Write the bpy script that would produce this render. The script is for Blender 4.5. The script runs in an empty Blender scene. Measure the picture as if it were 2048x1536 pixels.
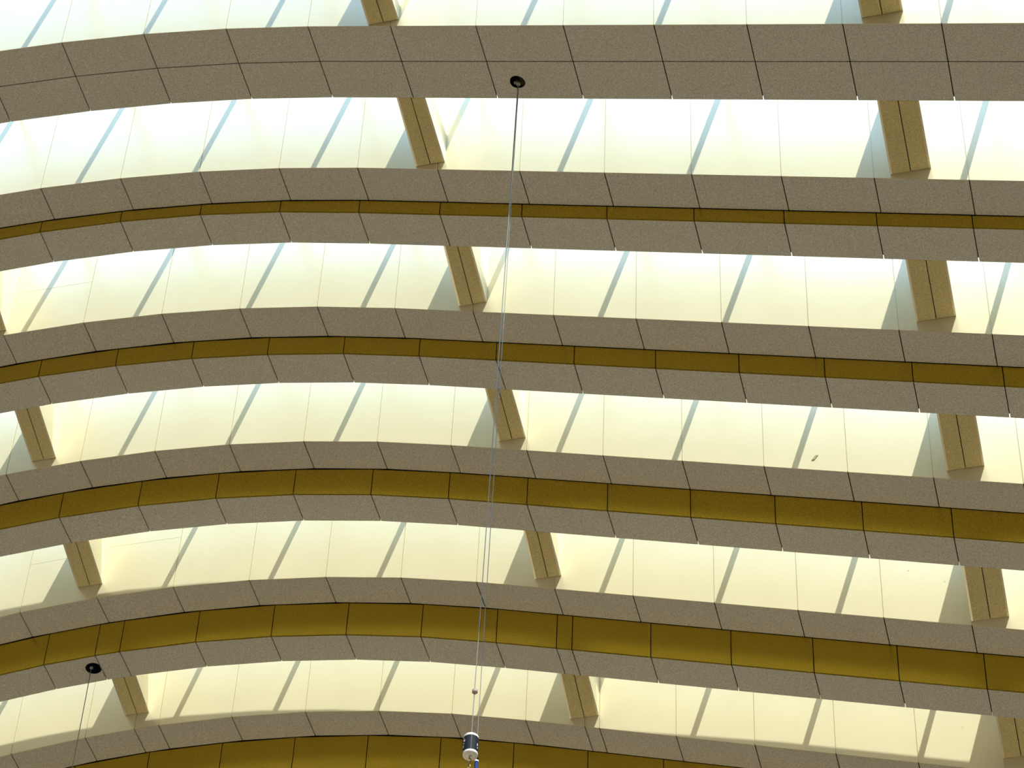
import bpy, bmesh, math
from mathutils import Vector, Matrix

# ------------------------------------------------------------------ camera, sky, sun, exposure
C = bpy.context.scene.collection
S = 2.0            # metres per survey unit
EYE = 1.6          # camera height above the floor


def W(x, y, z):    # survey coordinates -> metres
    return Vector((x * S, y * S, z * S + EYE))


cam_data = bpy.data.cameras.new('camera')
cam = bpy.data.objects.new('camera', cam_data)
C.objects.link(cam)
bpy.context.scene.camera = cam
right = Vector((0.97165067, 0.23347364, 0.03721616))
up = Vector((0.14708028, -0.72018302, 0.67801461))
fwd = Vector((-0.18510098, 0.65331958, 0.73410568))
m = Matrix((right, up, -fwd)).transposed().to_4x4()
m.translation = W(0, 0, 0)
cam.matrix_world = m
cam_data.sensor_width = 36.0
cam_data.lens = 5819.8 / 2048 * 36.0
cam_data.clip_end = 2000

scene = bpy.context.scene
scene.view_settings.view_transform = 'Standard'
scene.view_settings.look = 'None'
scene.view_settings.gamma = 1.0
scene.view_settings.use_curve_mapping = False
scene.view_settings.exposure = 0.0

world = bpy.data.worlds.new('sky')
scene.world = world
world.use_nodes = True
wn = world.node_tree
# clear sky: pale towards the horizon, cyan-blue overhead
w_tc = wn.nodes.new('ShaderNodeTexCoord')
w_sep = wn.nodes.new('ShaderNodeSeparateXYZ')
sky = wn.nodes.new('ShaderNodeValToRGB')
sky.color_ramp.elements[0].position = 0.0
sky.color_ramp.elements[0].color = (0.48, 0.66, 0.85, 1)
sky.color_ramp.elements[1].position = 0.7
sky.color_ramp.elements[1].color = (0.33, 0.57, 0.98, 1)
wn.links.new(w_tc.outputs['Generated'], w_sep.inputs[0])
wn.links.new(w_sep.outputs['Z'], sky.inputs[0])
wn.links.new(sky.outputs[0], wn.nodes['Background'].inputs[0])
wn.nodes['Background'].inputs[1].default_value = 3.1

sun_data = bpy.data.lights.new('sun', 'SUN')
sun_data.energy = 9.8
sun_data.color = (1.0, 0.965, 0.87)
sun_data.angle = math.radians(0.53)
sun = bpy.data.objects.new('sun', sun_data)
C.objects.link(sun)
SUN_DIR = Vector((-0.28, 0.36, -1.0)).normalized()
sun.rotation_euler = SUN_DIR.to_track_quat('-Z', 'Y').to_euler()
sun.location = (20, -20, 60)


# ------------------------------------------------------------------ materials
def mat(name, col, rough=0.6, metal=0.0, speck=0.0, scale=60.0, spec=0.3, blotch=0.0):
    mt = bpy.data.materials.new(name)
    mt.use_nodes = True
    nt = mt.node_tree
    b = nt.nodes['Principled BSDF']
    b.inputs['Base Color'].default_value = (*col, 1)
    b.inputs['Roughness'].default_value = rough
    b.inputs['Metallic'].default_value = metal
    b.inputs['Specular IOR Level'].default_value = spec
    if speck or blotch:
        tc = nt.nodes.new('ShaderNodeTexCoord')
        nz = nt.nodes.new('ShaderNodeTexNoise')
        nz.inputs['Scale'].default_value = scale
        nz.inputs['Detail'].default_value = 2.0
        nt.links.new(tc.outputs['Object'], nz.inputs['Vector'])
        rp = nt.nodes.new('ShaderNodeMapRange')
        a = speck or blotch
        rp.inputs['From Min'].default_value = 0.25
        rp.inputs['From Max'].default_value = 0.75
        rp.inputs['To Min'].default_value = 1 - a
        rp.inputs['To Max'].default_value = 1 + a
        nt.links.new(nz.outputs[0], rp.inputs['Value'])
        mx = nt.nodes.new('ShaderNodeVectorMath')
        mx.operation = 'SCALE'
        mx.inputs[0].default_value = col
        nt.links.new(rp.outputs[0], mx.inputs['Scale'])
        nt.links.new(mx.outputs[0], b.inputs['Base Color'])
    return mt


M_CREAM = mat('cream_painted_panel', (0.85, 0.775, 0.56), 0.28, 0.34, blotch=0.02, scale=1.3)
M_SOFFIT = mat('speckled_grey_beige_panel', (0.64, 0.62, 0.535), 0.8, speck=0.3, scale=62.0, spec=0.1)
M_GOLDLIT = mat('warm_bounce_tinted_panel', (0.60, 0.43, 0.045), 0.3, 0.8, speck=0.22, scale=62.0)  # warm bounced light on cream panels put into the base colour
M_TAN = mat('tan_panel', (0.68, 0.57, 0.27), 0.6, speck=0.22, scale=62.0)  # one even tone, browner than the cream side panels
M_PALE = mat('bounce_reflector_panel', (0.72, 0.66, 0.50), 0.45, 0.7)  # unseen back faces made reflective to throw light onto the risers
M_CORE = mat('dark_beam_core', (0.05, 0.042, 0.03), 0.9, spec=0.0)
M_CAP = mat('grey_roof_sheet', (0.45, 0.45, 0.43), 0.7)
M_MULL = mat('grey_aluminium_bar', (0.5, 0.52, 0.52), 0.5, 0.3)
M_BLACK = mat('black_rubber_lining', (0.006, 0.006, 0.01), 0.8, spec=0.0)
M_STEEL = mat('galvanised_steel', (0.62, 0.62, 0.6), 0.35, 0.9)
M_WIRE = mat('steel_wire_rope', (0.30, 0.29, 0.25), 0.35, 0.5)
M_WHITE = mat('white_enamel', (0.82, 0.82, 0.76), 0.4)
M_CREAMEND = mat('cream_end_cap', (0.75, 0.70, 0.52), 0.5)
M_NAVY = mat('dark_navy_label', (0.006, 0.011, 0.02), 0.7, spec=0.15)
M_PINK = mat('dull_rose_plastic', (0.42, 0.32, 0.28), 0.6)
M_BRASS = mat('brass_hook', (0.45, 0.34, 0.12), 0.4, 0.7)
M_BLUE = mat('blue_sling', (0.01, 0.05, 0.20), 0.7, spec=0.1)
M_FLOOR = mat('pale_stone_floor', (0.69, 0.595, 0.45), 0.8, speck=0.06, scale=0.8)
M_WALL = mat('brown_added_wall', (0.22, 0.16, 0.09), 0.8)
M_SPOT = mat('faint_shadow_tone', (0.62, 0.58, 0.40), 0.9)  # tone of the painted shadow spots
M_FLECK = mat('shadow_fleck_tone', (0.42, 0.38, 0.24), 0.9)  # tone of the painted debris shadow

M_GLASS = bpy.data.materials.new('clear_roof_glass')
M_GLASS.use_nodes = True
gn = M_GLASS.node_tree
gn.nodes.clear()
go = gn.nodes.new('ShaderNodeOutputMaterial')
gt = gn.nodes.new('ShaderNodeBsdfTransparent')
gt.inputs[0].default_value = (0.95, 0.97, 0.95, 1)
gg = gn.nodes.new('ShaderNodeBsdfGlossy')
gg.inputs['Roughness'].default_value = 0.05
gm = gn.nodes.new('ShaderNodeMixShader')
gm.inputs[0].default_value = 0.06
gn.links.new(gt.outputs[0], gm.inputs[1])
gn.links.new(gg.outputs[0], gm.inputs[2])
gn.links.new(gm.outputs[0], go.inputs[0])


# ------------------------------------------------------------------ helpers
def thing(name, loc, label, cat, group=None):
    o = bpy.data.objects.new(name, None)
    C.objects.link(o)
    o.location = loc
    o.empty_display_size = 0.3
    o['label'] = label
    o['category'] = cat
    if group:
        o['group'] = group
    return o


def link(name, bm, material, parent=None, smooth=False):
    """one mesh object; vertices arrive in world metres and are stored relative to the parent's base"""
    me = bpy.data.meshes.new(name)
    bmesh.ops.recalc_face_normals(bm, faces=bm.faces)
    org = parent.matrix_world.translation if False else (parent_loc(parent) if parent else None)
    if org is None:
        cs = [v.co for v in bm.verts]
        org = sum(cs, Vector()) / len(cs)
    bmesh.ops.translate(bm, verts=bm.verts, vec=-org)
    if smooth:
        for f in bm.faces:
            f.smooth = True
    bm.to_mesh(me)
    bm.free()
    mats = material if isinstance(material, list) else [material]
    for q in mats:
        me.materials.append(q)
    o = bpy.data.objects.new(name, me)
    C.objects.link(o)
    if parent:
        o.parent = parent
    else:
        o.location = org
    return o


def parent_loc(p):
    v = Vector(p.location)
    while p.parent:
        p = p.parent
        v += Vector(p.location)
    return v


def hexa(bm, a, b):
    """closed solid between quad a (4 points) and quad b (4 points, same order)"""
    va = [bm.verts.new(p) for p in a]
    vb = [bm.verts.new(p) for p in b]
    bm.faces.new(va)
    bm.faces.new(vb[::-1])
    for i in range(4):
        j = (i + 1) % 4
        bm.faces.new((va[i], va[j], vb[j], vb[i]))


def tube(bm, pts, r, n=10):
    rings = []
    for i, p in enumerate(pts):
        d = (pts[min(i + 1, len(pts) - 1)] - pts[max(i - 1, 0)]).normalized()
        a = d.orthogonal().normalized()
        if rings:
            a = (prev - d * prev.dot(d)).normalized()
        prev = a
        b = d.cross(a)
        rad = r[i] if isinstance(r, (list, tuple)) else r
        rings.append([bm.verts.new(p + (a * math.cos(t) + b * math.sin(t)) * rad)
                      for t in [2 * math.pi * k / n for k in range(n)]])
    for q, s in zip(rings, rings[1:]):
        for k in range(n):
            bm.faces.new((q[k], q[(k + 1) % n], s[(k + 1) % n], s[k]))
    bm.faces.new(rings[0][::-1])
    bm.faces.new(rings[-1])


def lathe(bm, cen, prof_, n=40, mats=None):
    """profile (r, z) rotated about the vertical through cen"""
    rings = []
    for r, z in prof_:
        if r < 1e-6:
            rings.append([bm.verts.new(cen + Vector((0, 0, z)))])
        else:
            rings.append([bm.verts.new(cen + Vector((r * math.cos(t), r * math.sin(t), z)))
                          for t in [2 * math.pi * k / n for k in range(n)]])
    for q, s in zip(rings, rings[1:]):
        for k in range(n):
            k2 = (k + 1) % n
            vs = []
            for v in ((q[k % len(q)], q[k2 % len(q)], s[k2 % len(s)], s[k % len(s)])):
                if v not in vs:
                    vs.append(v)
            if len(vs) > 2:
                bm.faces.new(vs)


# ------------------------------------------------------------------ survey of the roof (units of S metres)
# ribs run along X, stepping away along Y; each rib has an upper tier (A) and a lower tier (B)
YK = [8.87, 10.0, 11.0701, 12.0531, 12.9998, 13.8819, 14.7436]
SA = [0.283, 0.2810, 0.2783, 0.2725, 0.2688, 0.2666, 0.2655]
SB = [0.286, 0.2861, 0.2760, 0.2740, 0.2657, 0.2685, 0.2650]
# arch profile of every tier: (x where the straight slope ends, height there, slope, curvature of the arched end)
PA = [(-4.21, 14.88, -0.280, 0.105), (-4.2108, 14.8362, -0.2816, 0.1056), (-4.1675, 14.7233, -0.2881, 0.1065),
      (-4.225, 14.4594, -0.2929, 0.1132), (-4.1306, 14.1009, -0.2992, 0.116), (-4.0266, 13.6224, -0.3001, 0.1155),
      (-3.9989, 13.1276, -0.3016, 0.1186)]
PB = [(-4.21, 14.88, -0.280, 0.105), (-4.2108, 14.8362, -0.2816, 0.1056), (-4.414, 14.6737, -0.2861, 0.1246),
      (-4.1575, 14.2747, -0.2949, 0.1095), (-4.1415, 13.8572, -0.3012, 0.1175), (-4.1087, 13.342, -0.2979, 0.1184),
      (-3.9989, 12.785, -0.3016, 0.1186)]
# panel joints
XA = [[-6.03, -5.46, -4.90, -4.34, -3.79, -3.23, -2.67, -2.11, -1.55, -0.99, -0.43],
      [-5.975, -5.407, -4.843, -4.289, -3.743, -3.189, -2.637, -2.078, -1.519, -0.957, -0.392],
      [-6.493, -5.922, -5.36, -4.8, -4.255, -3.71, -3.164, -2.613, -2.06, -1.504, -0.943, -0.383],
      [-7.076, -6.491, -5.92, -5.355, -4.799, -4.25, -3.708, -3.163, -2.616, -2.063, -1.513, -0.956, -0.396],
      [-7.342, -6.792, -6.24, -5.69, -5.146, -4.613, -4.087, -3.557, -3.035, -2.505, -1.97, -1.434, -0.899],
      [-7.475, -6.901, -6.333, -5.767, -5.201, -4.652, -4.109, -3.557, -3.016, -2.467, -1.916, -1.364, -0.81],
      [-7.764, -7.21, -6.841, -6.658, -6.11, -5.561, -5.014, -4.48, -3.949, -3.53, -3.428, -2.897, -2.365, -1.829, -1.296]]
XB = [XA[0], XA[1],
      [-6.581, -6.004, -5.434, -4.869, -4.317, -3.762, -3.213, -2.656, -2.099, -1.537, -0.973, -0.404],
      [-6.89, -6.326, -5.771, -5.221, -4.678, -4.144, -3.611, -3.083, -2.544, -2.003, -1.461, -0.917, -0.368],
      [-7.006, -6.42, -5.847, -5.279, -4.715, -4.161, -3.612, -3.06, -2.503, -1.948, -1.388, -0.827],
      [-7.345, -6.964, -6.781, -6.215, -5.655, -5.104, -4.56, -4.021, -3.598, -3.49, -2.949, -2.408, -1.866, -1.32, -0.771],
      [-6.812, -6.259, -5.713, -5.166, -4.627, -4.095, -3.566, -3.037, -2.50, -1.96, -1.42]]
X_LEFT, X_RIGHT = -10.2, 3.2
HA, HB = 0.93, 0.75      # height of the tall front face / of the back face
GAP = 0.0032             # half width of a joint
TH = 0.012               # panel thickness


def prof(P, x):
    x1, z1, mm, c = P
    d = x - x1
    return z1 + mm * d - (0.5 * c * d * d if d < 0 else 0.0)


def extend(xs):
    xs = list(xs)
    while xs[0] > X_LEFT:
        xs.insert(0, xs[0] - 0.565)
    while xs[-1] < X_RIGHT:
        xs.append(xs[-1] + 0.55)
    return xs


def facet(P, xs, x):      # height of the faceted (straight between joints) arch at x
    for a, b in zip(xs, xs[1:]):
        if a <= x <= b:
            t = (x - a) / (b - a)
            return prof(P, a) * (1 - t) + prof(P, b) * t
    return prof(P, x)


def upright(bm, xs, P, y, lo, hi, ydir, splits=(), back=False):
    """a row of upright panels in the plane Y=y from lo to hi above the arch, thickness towards ydir"""
    for a, b in zip(xs, xs[1:]):
        za, zb = prof(P, a), prof(P, b)
        g_ = 0.0022 if back else GAP
        x0, x1 = a + g_, b - g_
        m0 = za + (zb - za) * (g_ / (b - a))
        m1 = zb - (zb - za) * (g_ / (b - a))
        cuts = [(lo, hi)]
        for (sa, sb, h) in splits:
            if abs(sa - a) < 0.02:
                cuts = [(lo, h - 0.0012), (h + 0.0012, hi)]
        for l, h in cuts:
            l0 = l(x0) if callable(l) else m0 + l
            l1 = l(x1) if callable(l) else m1 + l
            q = lambda yy: [W(x0, yy, l0), W(x1, yy, l1),
                            W(x1, yy, m1 + h), W(x0, yy, m0 + h)]
            hexa(bm, q(y), q(y + (TH * 0.5 if back else TH) * ydir))
    if back:          # lining a little behind the panels, so a joint is a shallow groove
        sweep(bm, xs, lambda x: [(y + TH * .5 * ydir, prof(P, x) + 0.013), (y + TH * ydir, prof(P, x) + 0.013),
                                 (y + TH * ydir, prof(P, x) + hi), (y + TH * .5 * ydir, prof(P, x) + hi)])


def flat(bm, xs, P, y0, y1, hole=None):
    """a row of soffit panels between Y=y0 and Y=y1, thickness upwards"""
    for a, b in zip(xs, xs[1:]):
        za, zb = prof(P, a), prof(P, b)
        z = lambda x: za + (zb - za) * (x - a) / (b - a)
        x0, x1 = a + GAP, b - GAP
        if hole and x0 < hole[0] < x1:
            hx, hy, hr = hole
            angs = sorted(set([2 * math.pi * k / 32 for k in range(32)] +
                              [math.atan2(cy - hy, cx - hx) % (2 * math.pi) for cx in (x0, x1) for cy in (y0, y1)]))
            lo, li, uo, ui = [], [], [], []
            for t in angs:
                c, s = math.cos(t), math.sin(t)
                k = min([((x1 if c > 0 else x0) - hx) / c if abs(c) > 1e-9 else 1e9,
                         ((y1 if s > 0 else y0) - hy) / s if abs(s) > 1e-9 else 1e9])
                for lst, rr, dz in ((lo, k, 0), (li, hr, 0), (uo, k, TH), (ui, hr, TH)):
                    x_, y_ = hx + c * rr, hy + s * rr
                    lst.append(bm.verts.new(W(x_, y_, z(x_) + dz)))
            n = len(angs)
            for i in range(n):
                j = (i + 1) % n
                bm.faces.new((lo[i], lo[j], li[j], li[i]))
                bm.faces.new((uo[i], ui[i], ui[j], uo[j]))
                bm.faces.new((li[i], li[j], ui[j], ui[i]))
                bm.faces.new((lo[j], lo[i], uo[i], uo[j]))
            continue
        q = lambda d: [W(x0, y0, z(x0) + d), W(x1, y0, z(x1) + d), W(x1, y1, z(x1) + d), W(x0, y1, z(x0) + d)]
        hexa(bm, q(0), q(TH))


def sweep(bm, xs, section):
    """closed profile section(x) -> [(y, z)...] swept along xs"""
    rings = [[bm.verts.new(W(x, yy, zz)) for yy, zz in section(x)] for x in xs]
    n = len(rings[0])
    for q, s in zip(rings, rings[1:]):
        for k in range(n):
            bm.faces.new((q[k], q[(k + 1) % n], s[(k + 1) % n], s[k]))
    bm.faces.new(rings[0][::-1])
    bm.faces.new(rings[-1])


HOLES = {1: (-3.027, 10.437, 0.048), 5: (-7.019, 14.2785, 0.058)}
JOINTS = {3: [(-7.076, -6.491, 0.43)], 5: [(-7.475, -6.901, 0.463), (-6.901, -6.333, 0.492)]}
RIB_LABEL = [
    'curved cream roof rib above the top picture edge, joined to the two cut-off cross beams',
    'topmost curved rib in view, one wide grey soffit with a thin lengthwise joint, no gold',
    'second curved rib from the top, with the narrowest brown-gold strip between grey soffits',
    'third curved rib from the top, with a thin olive-gold strip between grey soffits',
    'fourth curved rib from the top, with a mid-width gold strip between grey soffits',
    'fifth curved rib from the top, wide gold strip and a round black port at left',
    'lowest curved rib, its deep gold face cut off by the bottom picture edge']

ribs = []
for k in range(7):
    xa, xb = extend(XA[k]), extend(XB[k])
    yA, yM, yB = YK[k], YK[k] + SA[k], YK[k] + SA[k] + SB[k]
    zc = prof(PA[k], -3.5)
    rib = thing('roof_rib', W(-3.5, yA, zc), RIB_LABEL[k], 'roof beam', 'stepped curved ribs of the glass roof')
    ribs.append(rib)
    bm = bmesh.new()
    upright(bm, xa, PA[k], yA, 0.0, HA, 1, JOINTS.get(k, ()), True)
    fas = link('fascia', bm, M_CREAM, rib)
    fas['label'] = 'tall cream upright face above the grey soffit'
    bm = bmesh.new()
    flat(bm, xa, PA[k], yA + TH * .5, yM - (0.0045 if k > 1 else 0.0075))
    link('upper_soffit', bm, M_SOFFIT, rib)
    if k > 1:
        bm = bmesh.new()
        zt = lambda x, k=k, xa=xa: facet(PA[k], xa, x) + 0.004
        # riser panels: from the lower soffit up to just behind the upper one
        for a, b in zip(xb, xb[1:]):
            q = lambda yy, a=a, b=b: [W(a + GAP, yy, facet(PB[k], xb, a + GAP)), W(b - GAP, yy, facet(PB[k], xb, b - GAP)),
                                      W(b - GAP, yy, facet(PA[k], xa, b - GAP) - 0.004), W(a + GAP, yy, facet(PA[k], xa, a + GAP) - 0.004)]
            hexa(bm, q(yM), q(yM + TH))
        ris = link('riser', bm, M_GOLDLIT, rib)
        ris['label'] = 'upright strip between the two soffits, warm bounce put into its gold colour'
    bm = bmesh.new()
    flat(bm, xb, PB[k], yM + (TH if k > 1 else 0.0), yB, HOLES.get(k))
    link('lower_soffit', bm, M_SOFFIT, rib)
    bm = bmesh.new()
    upright(bm, xb, PB[k], yB, TH + 0.001, HB, -1)
    link('back_panel', bm, M_PALE, rib)
    # dark core behind the cladding, seen only through the joints
    e = 0.018
    bm = bmesh.new()
    xs = sorted(set(xa + xb))
    xs = [x for x in xs if max(xa[0], xb[0]) <= x <= min(xa[-1], xb[-1])]
    fa = lambda x: facet(PA[k], xa, x)
    fb = lambda x: facet(PB[k], xb, x)
    if k > 1:
        sec = lambda x: [(yA + e, fa(x) + e), (yM + e, fa(x) + e), (yM + e, fb(x) + e), (yB - e, fb(x) + e),
                         (yB - e, fb(x) + HB - .002), (yM, fa(x) + HA - .002), (yA + e, fa(x) + HA - .002)]
    else:
        sec = lambda x: [(yA + e, fa(x) + e), (yM + e, fa(x) + e), (yB - e, fb(x) + e),
                         (yB - e, fb(x) + HB - .002), (yM, fa(x) + HA - .002), (yA + e, fa(x) + HA - .002)]
    if k in HOLES:
        hx, hy, hr = HOLES[k]
    sweep(bm, xs, sec)
    link('core', bm, M_CORE, rib)
    # roof sheet closing the top
    bm = bmesh.new()
    shade_kerb = lambda x: 0.02 + (0.075 * min(1, max(0, (x + 3.6) / 1.6)) if k == 5 else 0)     # sheet edge; unseen rise on one rib added to cast a shadow strip
    sec = lambda x: [(yA, fa(x) + HA + .001), (yM, fa(x) + HA + .001), (yB, fb(x) + HB + .001),
                     (yB, fb(x) + HB + shade_kerb(x)), (yM, max(fa(x) + HA, fb(x) + HB) + .02), (yA, fa(x) + HA + .02)]
    sweep(bm, xs, sec)
    link('roof_cap', bm, M_CAP, rib)
    if k in HOLES:
        hx, hy, hr = HOLES[k]
        zh = facet(PB[k], xb, hx)
        bm = bmesh.new()
        lathe(bm, W(hx, hy, zh), [(hr * S * 1.0, 0.004), (hr * S * 0.97, 0.004), (hr * S * 0.97, 0.030), (0, 0.030)], 36)
        link('cable_port', bm, M_BLACK, rib)['label'] = 'round black hole through the soffit'


# small marks on the upright faces (debris shadows painted as spots and a fleck), parts of their rib
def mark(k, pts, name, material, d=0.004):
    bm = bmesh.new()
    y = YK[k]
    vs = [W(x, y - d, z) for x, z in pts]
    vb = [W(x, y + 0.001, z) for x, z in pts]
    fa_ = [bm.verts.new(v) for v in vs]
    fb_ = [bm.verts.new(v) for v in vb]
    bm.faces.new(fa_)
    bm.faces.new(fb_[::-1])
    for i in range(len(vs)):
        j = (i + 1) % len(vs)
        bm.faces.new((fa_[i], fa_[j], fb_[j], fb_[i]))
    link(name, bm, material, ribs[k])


# ------------------------------------------------------------------ cross beams between neighbouring ribs
# (gap index g: from rib g to rib g+1, x left, x right, soffit height at the far end, label)
CROSS = [
    (0, -3.888, -3.690, 14.755, 'cross beam stub at the top edge, left of centre, touching the topmost rib'),
    (0, -0.845, -0.601, 13.943, 'wide cross beam stub at the top edge near the right corner'),
    (1, -3.857, -3.664, 14.656, 'middle-column cross beam directly below the topmost rib, left of the long cable'),
    (1, -0.844, -0.598, 13.800, 'wide cross beam of the right column directly below the topmost rib'),
    (2, -7.250, -7.061, 14.882, 'sliver of a cross beam cut off by the left edge above the third rib'),
    (2, -3.808, -3.617, 14.382, 'middle-column cross beam between the second and third ribs from the top'),
    (2, -0.844, -0.597, 13.550, 'wide cross beam of the right column between the second and third ribs'),
    (3, -7.165, -6.982, 14.556, 'left-column cross beam between the third and fourth ribs from the top'),
    (3, -3.755, -3.567, 14.054, 'middle-column cross beam between the third and fourth ribs, crossed by the cable'),
    (3, -0.813, -0.574, 13.176, 'wide cross beam of the right column between the third and fourth ribs'),
    (4, -7.069, -6.878, 14.139, 'left-column cross beam between the fourth and fifth ribs from the top'),
    (4, -3.698, -3.512, 13.594, 'middle-column cross beam between the fourth and fifth ribs, right of the cable'),
    (4, -0.810, -0.569, 12.690, 'wide cross beam of the right column between the fourth and fifth ribs'),
    (5, -6.930, -6.748, 13.646, 'lowest left-column cross beam, just right of the lower black cable port'),
    (5, -3.637, -3.433, 13.070, 'lowest middle-column cross beam, just above the bottom rib'),
    (5, -0.752, -0.520, 12.260, 'wide cross beam in the lower right corner, cut off by the picture edge'),
]
for g, x0, x1, ze, lab in CROSS:
    y0 = YK[g] + SA[g] + SB[g] + 0.002
    y1 = YK[g + 1] - 0.002
    xb = extend(XB[g])
    xm = (x0 + x1) / 2
    top = ze + 0.76
    cb = thing('cross_rib', W(xm, y0, ze), lab, 'cross beam', 'short cross beams between the ribs')
    zs = lambda x: facet(PB[g], xb, x) + 0.001
    h = 0.0028
    bm = bmesh.new()
    for a, b in ((x0 + TH, xm - h), (xm + h, x1 - TH)):
        lo = [W(a, y0, zs(a)), W(b, y0, zs(b)), W(b, y1, ze), W(a, y1, ze)]
        hexa(bm, lo, [p + Vector((0, 0, TH * S)) for p in lo])
    link('soffit', bm, M_TAN, cb)
    for a, d in ((x0, 1), (x1, -1)):
        bm = bmesh.new()
        q = lambda xx: [W(xx, y0, zs(a)), W(xx, y1, ze), W(xx, y1, top), W(xx, y0, top)]
        hexa(bm, q(a), q(a + TH * d))
        link('side_panel', bm, M_CREAM, cb)
    bm = bmesh.new()
    q = lambda zz0, zz1: None
    e = 0.016
    za_, zb_ = max(zs(x0), zs(x1)) + e, ze + e
    lo = [W(x0 + e, y0, za_), W(x1 - e, y0, za_), W(x1 - e, y1, zb_), W(x0 + e, y1, zb_)]
    hi = [W(x0 + e, y0, top - .002), W(x1 - e, y0, top - .002), W(x1 - e, y1, top - .002), W(x0 + e, y1, top - .002)]
    hexa(bm, lo, hi)
    link('core', bm, M_CORE, cb)
    bm = bmesh.new()
    lo = [W(x0, y0, top + .001), W(x1, y0, top + .001), W(x1, y1, top + .001), W(x0, y1, top + .001)]
    hexa(bm, lo, [p + Vector((0, 0, 0.02 * S)) for p in lo])
    link('roof_cap', bm, M_CAP, cb)

# ------------------------------------------------------------------ roof glazing with bars (one strip per gap)
BARS = [(-2.66, 0.835), (-2.67, 0.829), (-2.61, 0.812), (-3.10, 0.784), (-2.985, 0.787), (-4.04, 0.748)]
for g in range(6):
    y0, y1 = YK[g] + SA[g] + SB[g], YK[g + 1]
    xb, xa = extend(XB[g]), extend(XA[g + 1])
    xs = sorted(x for x in set(xa + xb) if max(xa[0], xb[0]) <= x <= min(xa[-1], xb[-1]))
    bm = bmesh.new()
    zg = lambda x: facet(PB[g], xb, x) + HB
    zh = lambda x: facet(PA[g + 1], xa, x) + HA
    sweep(bm, xs, lambda x: [(y0 - .004, zg(x) + .022), (y1 + .004, zh(x) + .022), (y1 + .004, zh(x) + .026), (y0 - .004, zg(x) + .026)])
    win = link('window_%d' % (g + 1), bm, M_GLASS)
    win['kind'] = 'structure'
    b0, sp = BARS[g]
    x = b0 - sp * 9
    while x < 3:
        if x > -10 and not any(c[0] == g and c[1] - 0.28 < x < c[2] + 0.12 for c in CROSS):
            bm = bmesh.new()
            lo = [W(x - .017, y0, zg(x) - .012), W(x + .017, y0, zg(x) - .012), W(x + .017, y1, zh(x) - .012), W(x - .017, y1, zh(x) - .012)]
            hexa(bm, lo, [p + Vector((0, 0, .033 * S)) for p in lo])
            link('glazing_bar', bm, M_MULL, win)
        x += sp

# ------------------------------------------------------------------ hanging cables and what hangs on them
hx, hy, hr = HOLES[1]
ztop = facet(PB[1], extend(XB[1]), hx)
Y0c = 10.437


def onY(rx, rz, y):
    return W(rx * y, y, rz * y)


tp = W(-3.0215, 10.437, ztop + 0.010)
cab = thing('hanging_cable', tp, 'long double wire cable dropping from the black port in the topmost rib', 'cable', 'hanging cables')
bm = bmesh.new()
endL = onY(-0.29365, 0.8833, Y0c) + Vector((0, 0, 0.0125))
tube(bm, [tp, tp.lerp(endL, 0.12), tp.lerp(endL, 0.25), tp.lerp(endL, 0.6), endL], [0.010, 0.009, 0.0065, 0.0042, 0.0042], 10)
link('wire', bm, M_WIRE, cab)
bm = bmesh.new()
tp2 = tp + Vector((0.005, 0.0, 0.0))
endR = onY(-0.29075, 0.8695, Y0c + 0.055)
tube(bm, [tp2, tp2.lerp(endR, 0.5), endR], 0.0038, 10)
link('wire', bm, M_WIRE, cab)
# fitting in the port: a bent bracket plate with a ferrule
bm = bmesh.new()
f0 = W(-3.030, 10.425, ztop - 0.016)
lathe(bm, tp + Vector((0, 0, -0.075)), [(0.0, 0.075), (0.020, 0.075), (0.026, 0.03), (0.026, 0.0), (0.016, -0.022), (0.0, -0.022)], 20)
hexa(bm, [f0 + Vector(v) for v in ((-.034, -.015, -.008), (.008, -.015, -.03), (.008, .02, -.03), (-.034, .02, -.008))],
     [f0 + Vector(v) for v in ((-.034, -.015, -.002), (.008, -.015, .04), (.008, .02, .04), (-.034, .02, -.002))])
link('ferrule', bm, M_STEEL, cab)

hx2, hy2, hr2 = HOLES[5]
z2 = facet(PB[5], extend(XB[5]), hx2)
t2 = W(-7.030, 14.268, z2 + 0.010)
e2 = onY(-0.49265, 0.80, 14.268)
cab2 = thing('hanging_cable', t2, 'thin single wire dropping from the black port at lower left', 'cable', 'hanging cables')
bm = bmesh.new()
tube(bm, [t2, t2.lerp(e2, 0.5), e2], 0.0062, 10)
link('wire', bm, M_WIRE, cab2)
bm = bmesh.new()
lathe(bm, t2 + Vector((0, 0, -0.03)), [(0.0, 0.03), (0.022, 0.03), (0.026, 0.0), (0.018, -0.01), (0.0, -0.012)], 20)
link('ferrule', bm, M_STEEL, cab2)

# puck-shaped stop on the left wire
pk = onY(-0.29325, 0.9113, Y0c)
bm = bmesh.new()
R_ = 0.0285
lathe(bm, pk, [(0.0, -0.018), (R_ * .85, -0.018), (R_, -0.013), (R_, 0.013), (R_ * .85, 0.018), (0.0, 0.018)], 28)
o = link('cable_stop', bm, [M_PINK])
o['label'] = 'small round rose-grey disc on the long cable above the cylinder'
o['category'] = 'cable stop'

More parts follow.
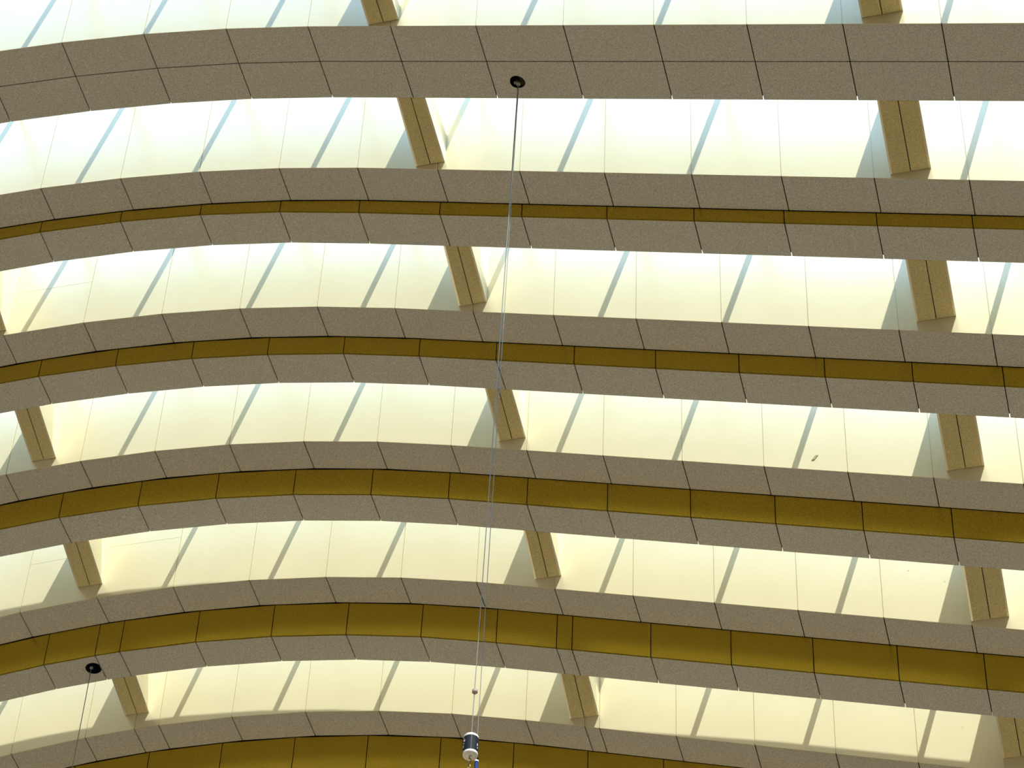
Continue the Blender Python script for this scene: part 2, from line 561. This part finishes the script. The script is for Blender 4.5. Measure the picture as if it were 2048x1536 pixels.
# the cylinder
ct = onY(-0.29365, 0.8833, Y0c)           # top centre
rc = 0.0745
HL = 0.240
cyl = thing('hanging_cylinder', ct + Vector((0, 0, -HL)), 'small white cylinder with a dark navy wrap hanging on the long cable', 'weight')
bm = bmesh.new()
lathe(bm, ct, [(0.0, 0.012), (rc * .5, 0.012), (rc * .55, 0.004), (rc * .94, 0.0), (rc, -0.006), (rc, -HL + 0.008), (rc * .96, -HL), (rc * .82, -HL), (rc * .80, -HL + 0.006), (rc * .60, -HL + 0.006),
               (rc * .58, -HL), (rc * .30, -HL), (rc * .26, -HL - 0.012), (0.0, -HL - 0.012)], 48)
link('body', bm, M_WHITE, cyl)
bm = bmesh.new()
lathe(bm, ct, [(rc, -0.030), (rc + 0.0015, -0.030), (rc + 0.0015, -HL + 0.034), (rc, -HL + 0.034)], 48)
link('wrap', bm, M_NAVY, cyl)['label'] = 'dark navy wrap with small white markings'


def patch(bm, a0, a1, z0, z1, r):
    n = 4
    for i in range(n):
        s0, s1 = a0 + (a1 - a0) * i / n, a0 + (a1 - a0) * (i + 1) / n
        f = lambda a, z, rr: ct + Vector((rr * math.cos(a), rr * math.sin(a), z))
        hexa(bm, [f(s0, z0, r), f(s1, z0, r), f(s1, z1, r), f(s0, z1, r)],
             [f(s0, z0, r + .001), f(s1, z0, r + .001), f(s1, z1, r + .001), f(s0, z1, r + .001)])


dg = math.radians
# white marks close to the left and right limbs of the wrap, and the pale seam down its middle
for a, b, z0, z1 in ((216, 224, -.062, -.046), (224, 236, -.098, -.078), (217, 223, -.094, -.070), (219, 227, -.128, -.114), (214, 221, -.172, -.140),
                     (340, 349, -.142, -.112), (344, 351, -.172, -.156)):
    bm = bmesh.new()
    patch(bm, dg(a), dg(b), z0, z1, rc + 0.0012)
    link('marking', bm, M_WHITE, cyl)
bm = bmesh.new()
patch(bm, dg(287), dg(289.0), -HL + .030, -0.028, rc + 0.0012)
link('seam', bm, mat('grey_seam', (0.16, 0.17, 0.19), .5), cyl)
bm = bmesh.new()
lathe(bm, ct + Vector((0, 0, -HL)), [(rc * .80, .004), (rc * .80, -.001), (rc * .62, -.001), (rc * .62, .004)], 40)
link('end_ring', bm, M_CREAMEND, cyl)
# hook below
hb = ct + Vector((-0.004, -0.010, -HL - 0.012))
bm = bmesh.new()
pts = [hb, hb + Vector((0, 0, -0.03))]
for i in range(0, 13):
    t = math.radians(90 - i * 24)
    pts.append(hb + Vector((0.022 * math.cos(t), 0, -0.052 + 0.022 * math.sin(t))))
tube(bm, pts, 0.0065, 10)
link('hook', bm, M_BRASS, cyl)
bm = bmesh.new()
cc = hb + Vector((0, 0, -0.088))
ring = [cc + Vector((0.0, 0.013 * math.cos(t), 0.026 * math.sin(t))) for t in [2 * math.pi * i / 20 for i in range(21)]]
tube(bm, ring, 0.0048, 8)
ring = [cc + Vector((0.013 * math.cos(t), 0.0, -0.038 + 0.026 * math.sin(t))) for t in [2 * math.pi * i / 20 for i in range(21)]]
tube(bm, ring, 0.0048, 8)
link('chain', bm, M_BRASS, cyl)

# blue sling beside the cylinder, joined to the right wire
b0 = onY(-0.29065, 0.8700, Y0c + 0.055)
sl = thing('blue_sling', b0 + Vector((0, 0, -0.6)), 'blue strap with a black and white collar beside the hanging cylinder', 'strap')
bm = bmesh.new()
tube(bm, [b0 + Vector((0.004, 0, -0.045)), b0 + Vector((0.006, 0, -0.2)), b0 + Vector((0.008, 0, -0.6))], [0.019, 0.0205, 0.0205], 18)
link('strap', bm, M_BLUE, sl)
bm = bmesh.new()
lathe(bm, b0, [(0.0, 0.012), (0.017, 0.010), (0.023, -0.004), (0.022, -0.030), (0.0, -0.032)], 24)
link('black_clip', bm, M_BLACK, sl)
bm = bmesh.new()
lathe(bm, b0 + Vector((0.004, 0, 0)), [(0.0, -0.031), (0.022, -0.032), (0.0235, -0.050), (0.0, -0.052)], 24)
link('collar', bm, M_WHITE, sl)

# ------------------------------------------------------------------ debris shadows painted as thin flecks on the faces
mark(4, [(-1.660, 13.447), (-1.643, 13.445), (-1.617, 13.483), (-1.634, 13.485)], 'shadow_fleck', M_FLECK)
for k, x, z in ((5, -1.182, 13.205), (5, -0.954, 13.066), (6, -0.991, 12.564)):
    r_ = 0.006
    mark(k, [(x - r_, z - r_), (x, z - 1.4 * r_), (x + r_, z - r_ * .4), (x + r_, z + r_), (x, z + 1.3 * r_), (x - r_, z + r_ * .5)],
         'shadow_spot', M_SPOT, 0.0006)

# ------------------------------------------------------------------ unseen floor far below, added to bounce light onto the soffits
bm = bmesh.new()
n = 160
vs = [bm.verts.new((a, b, 0)) for a, b in ((-n, -n), (n, -n), (n, n), (-n, n))]
vb = [bm.verts.new((a, b, -0.3)) for a, b in ((-n, -n), (n, -n), (n, n), (-n, n))]
bm.faces.new(vs)
bm.faces.new(vb[::-1])
for i in range(4):
    j = (i + 1) % 4
    bm.faces.new((vs[i], vs[j], vb[j], vb[i]))
fl = link('floor', bm, M_FLOOR)
fl['kind'] = 'structure'

# unseen walls and roof slabs, added to shape the light under the ribs
WX0, WX1, WY0, WY1, WZ = -20.6, 6.6, -50.0, 95.0, 36.0


def block(name, x0, x1, y0, y1, z0, z1, material):
    bm = bmesh.new()
    lo = [Vector((x0, y0, z0)), Vector((x1, y0, z0)), Vector((x1, y1, z0)), Vector((x0, y1, z0))]
    hexa(bm, lo, [p + Vector((0, 0, z1 - z0)) for p in lo])
    link(name, bm, material)['kind'] = 'structure'


block('added_wall_left', WX0 - .4, WX0, WY0, WY1, 0, WZ, M_WALL)
block('added_wall_right', WX1, WX1 + .4, WY0, WY1, 0, 28, M_WALL)
block('added_wall_back', WX0, WX1, WY0 - .4, WY0, 0, 33, M_WALL)
block('added_wall_front', WX0, WX1, WY1, WY1 + .4, 0, 12, M_WALL)
block('added_ceiling', WX0, WX1, WY0, -1.5, 31.6, 32.0, M_WALL)
bm = bmesh.new()          # unseen louvres, added to block low sky, between the added ceiling and the first rib
yy = -0.5
while yy < 11.6:
    lo = [Vector((WX0, yy, 31.4)), Vector((WX1, yy, 31.4)), Vector((WX1, yy + .08, 31.4)), Vector((WX0, yy + .08, 31.4))]
    hexa(bm, lo, [p + Vector((0, 0, 1.9)) for p in lo])
    yy += 2.4
link('added_ceiling', bm, M_WALL)['kind'] = 'structure'
block('added_ceiling', WX0, WX1, 30.2, WY1, 29.2, 29.6, M_WALL)  # added slab keeps the added floor beyond the ribs in shade
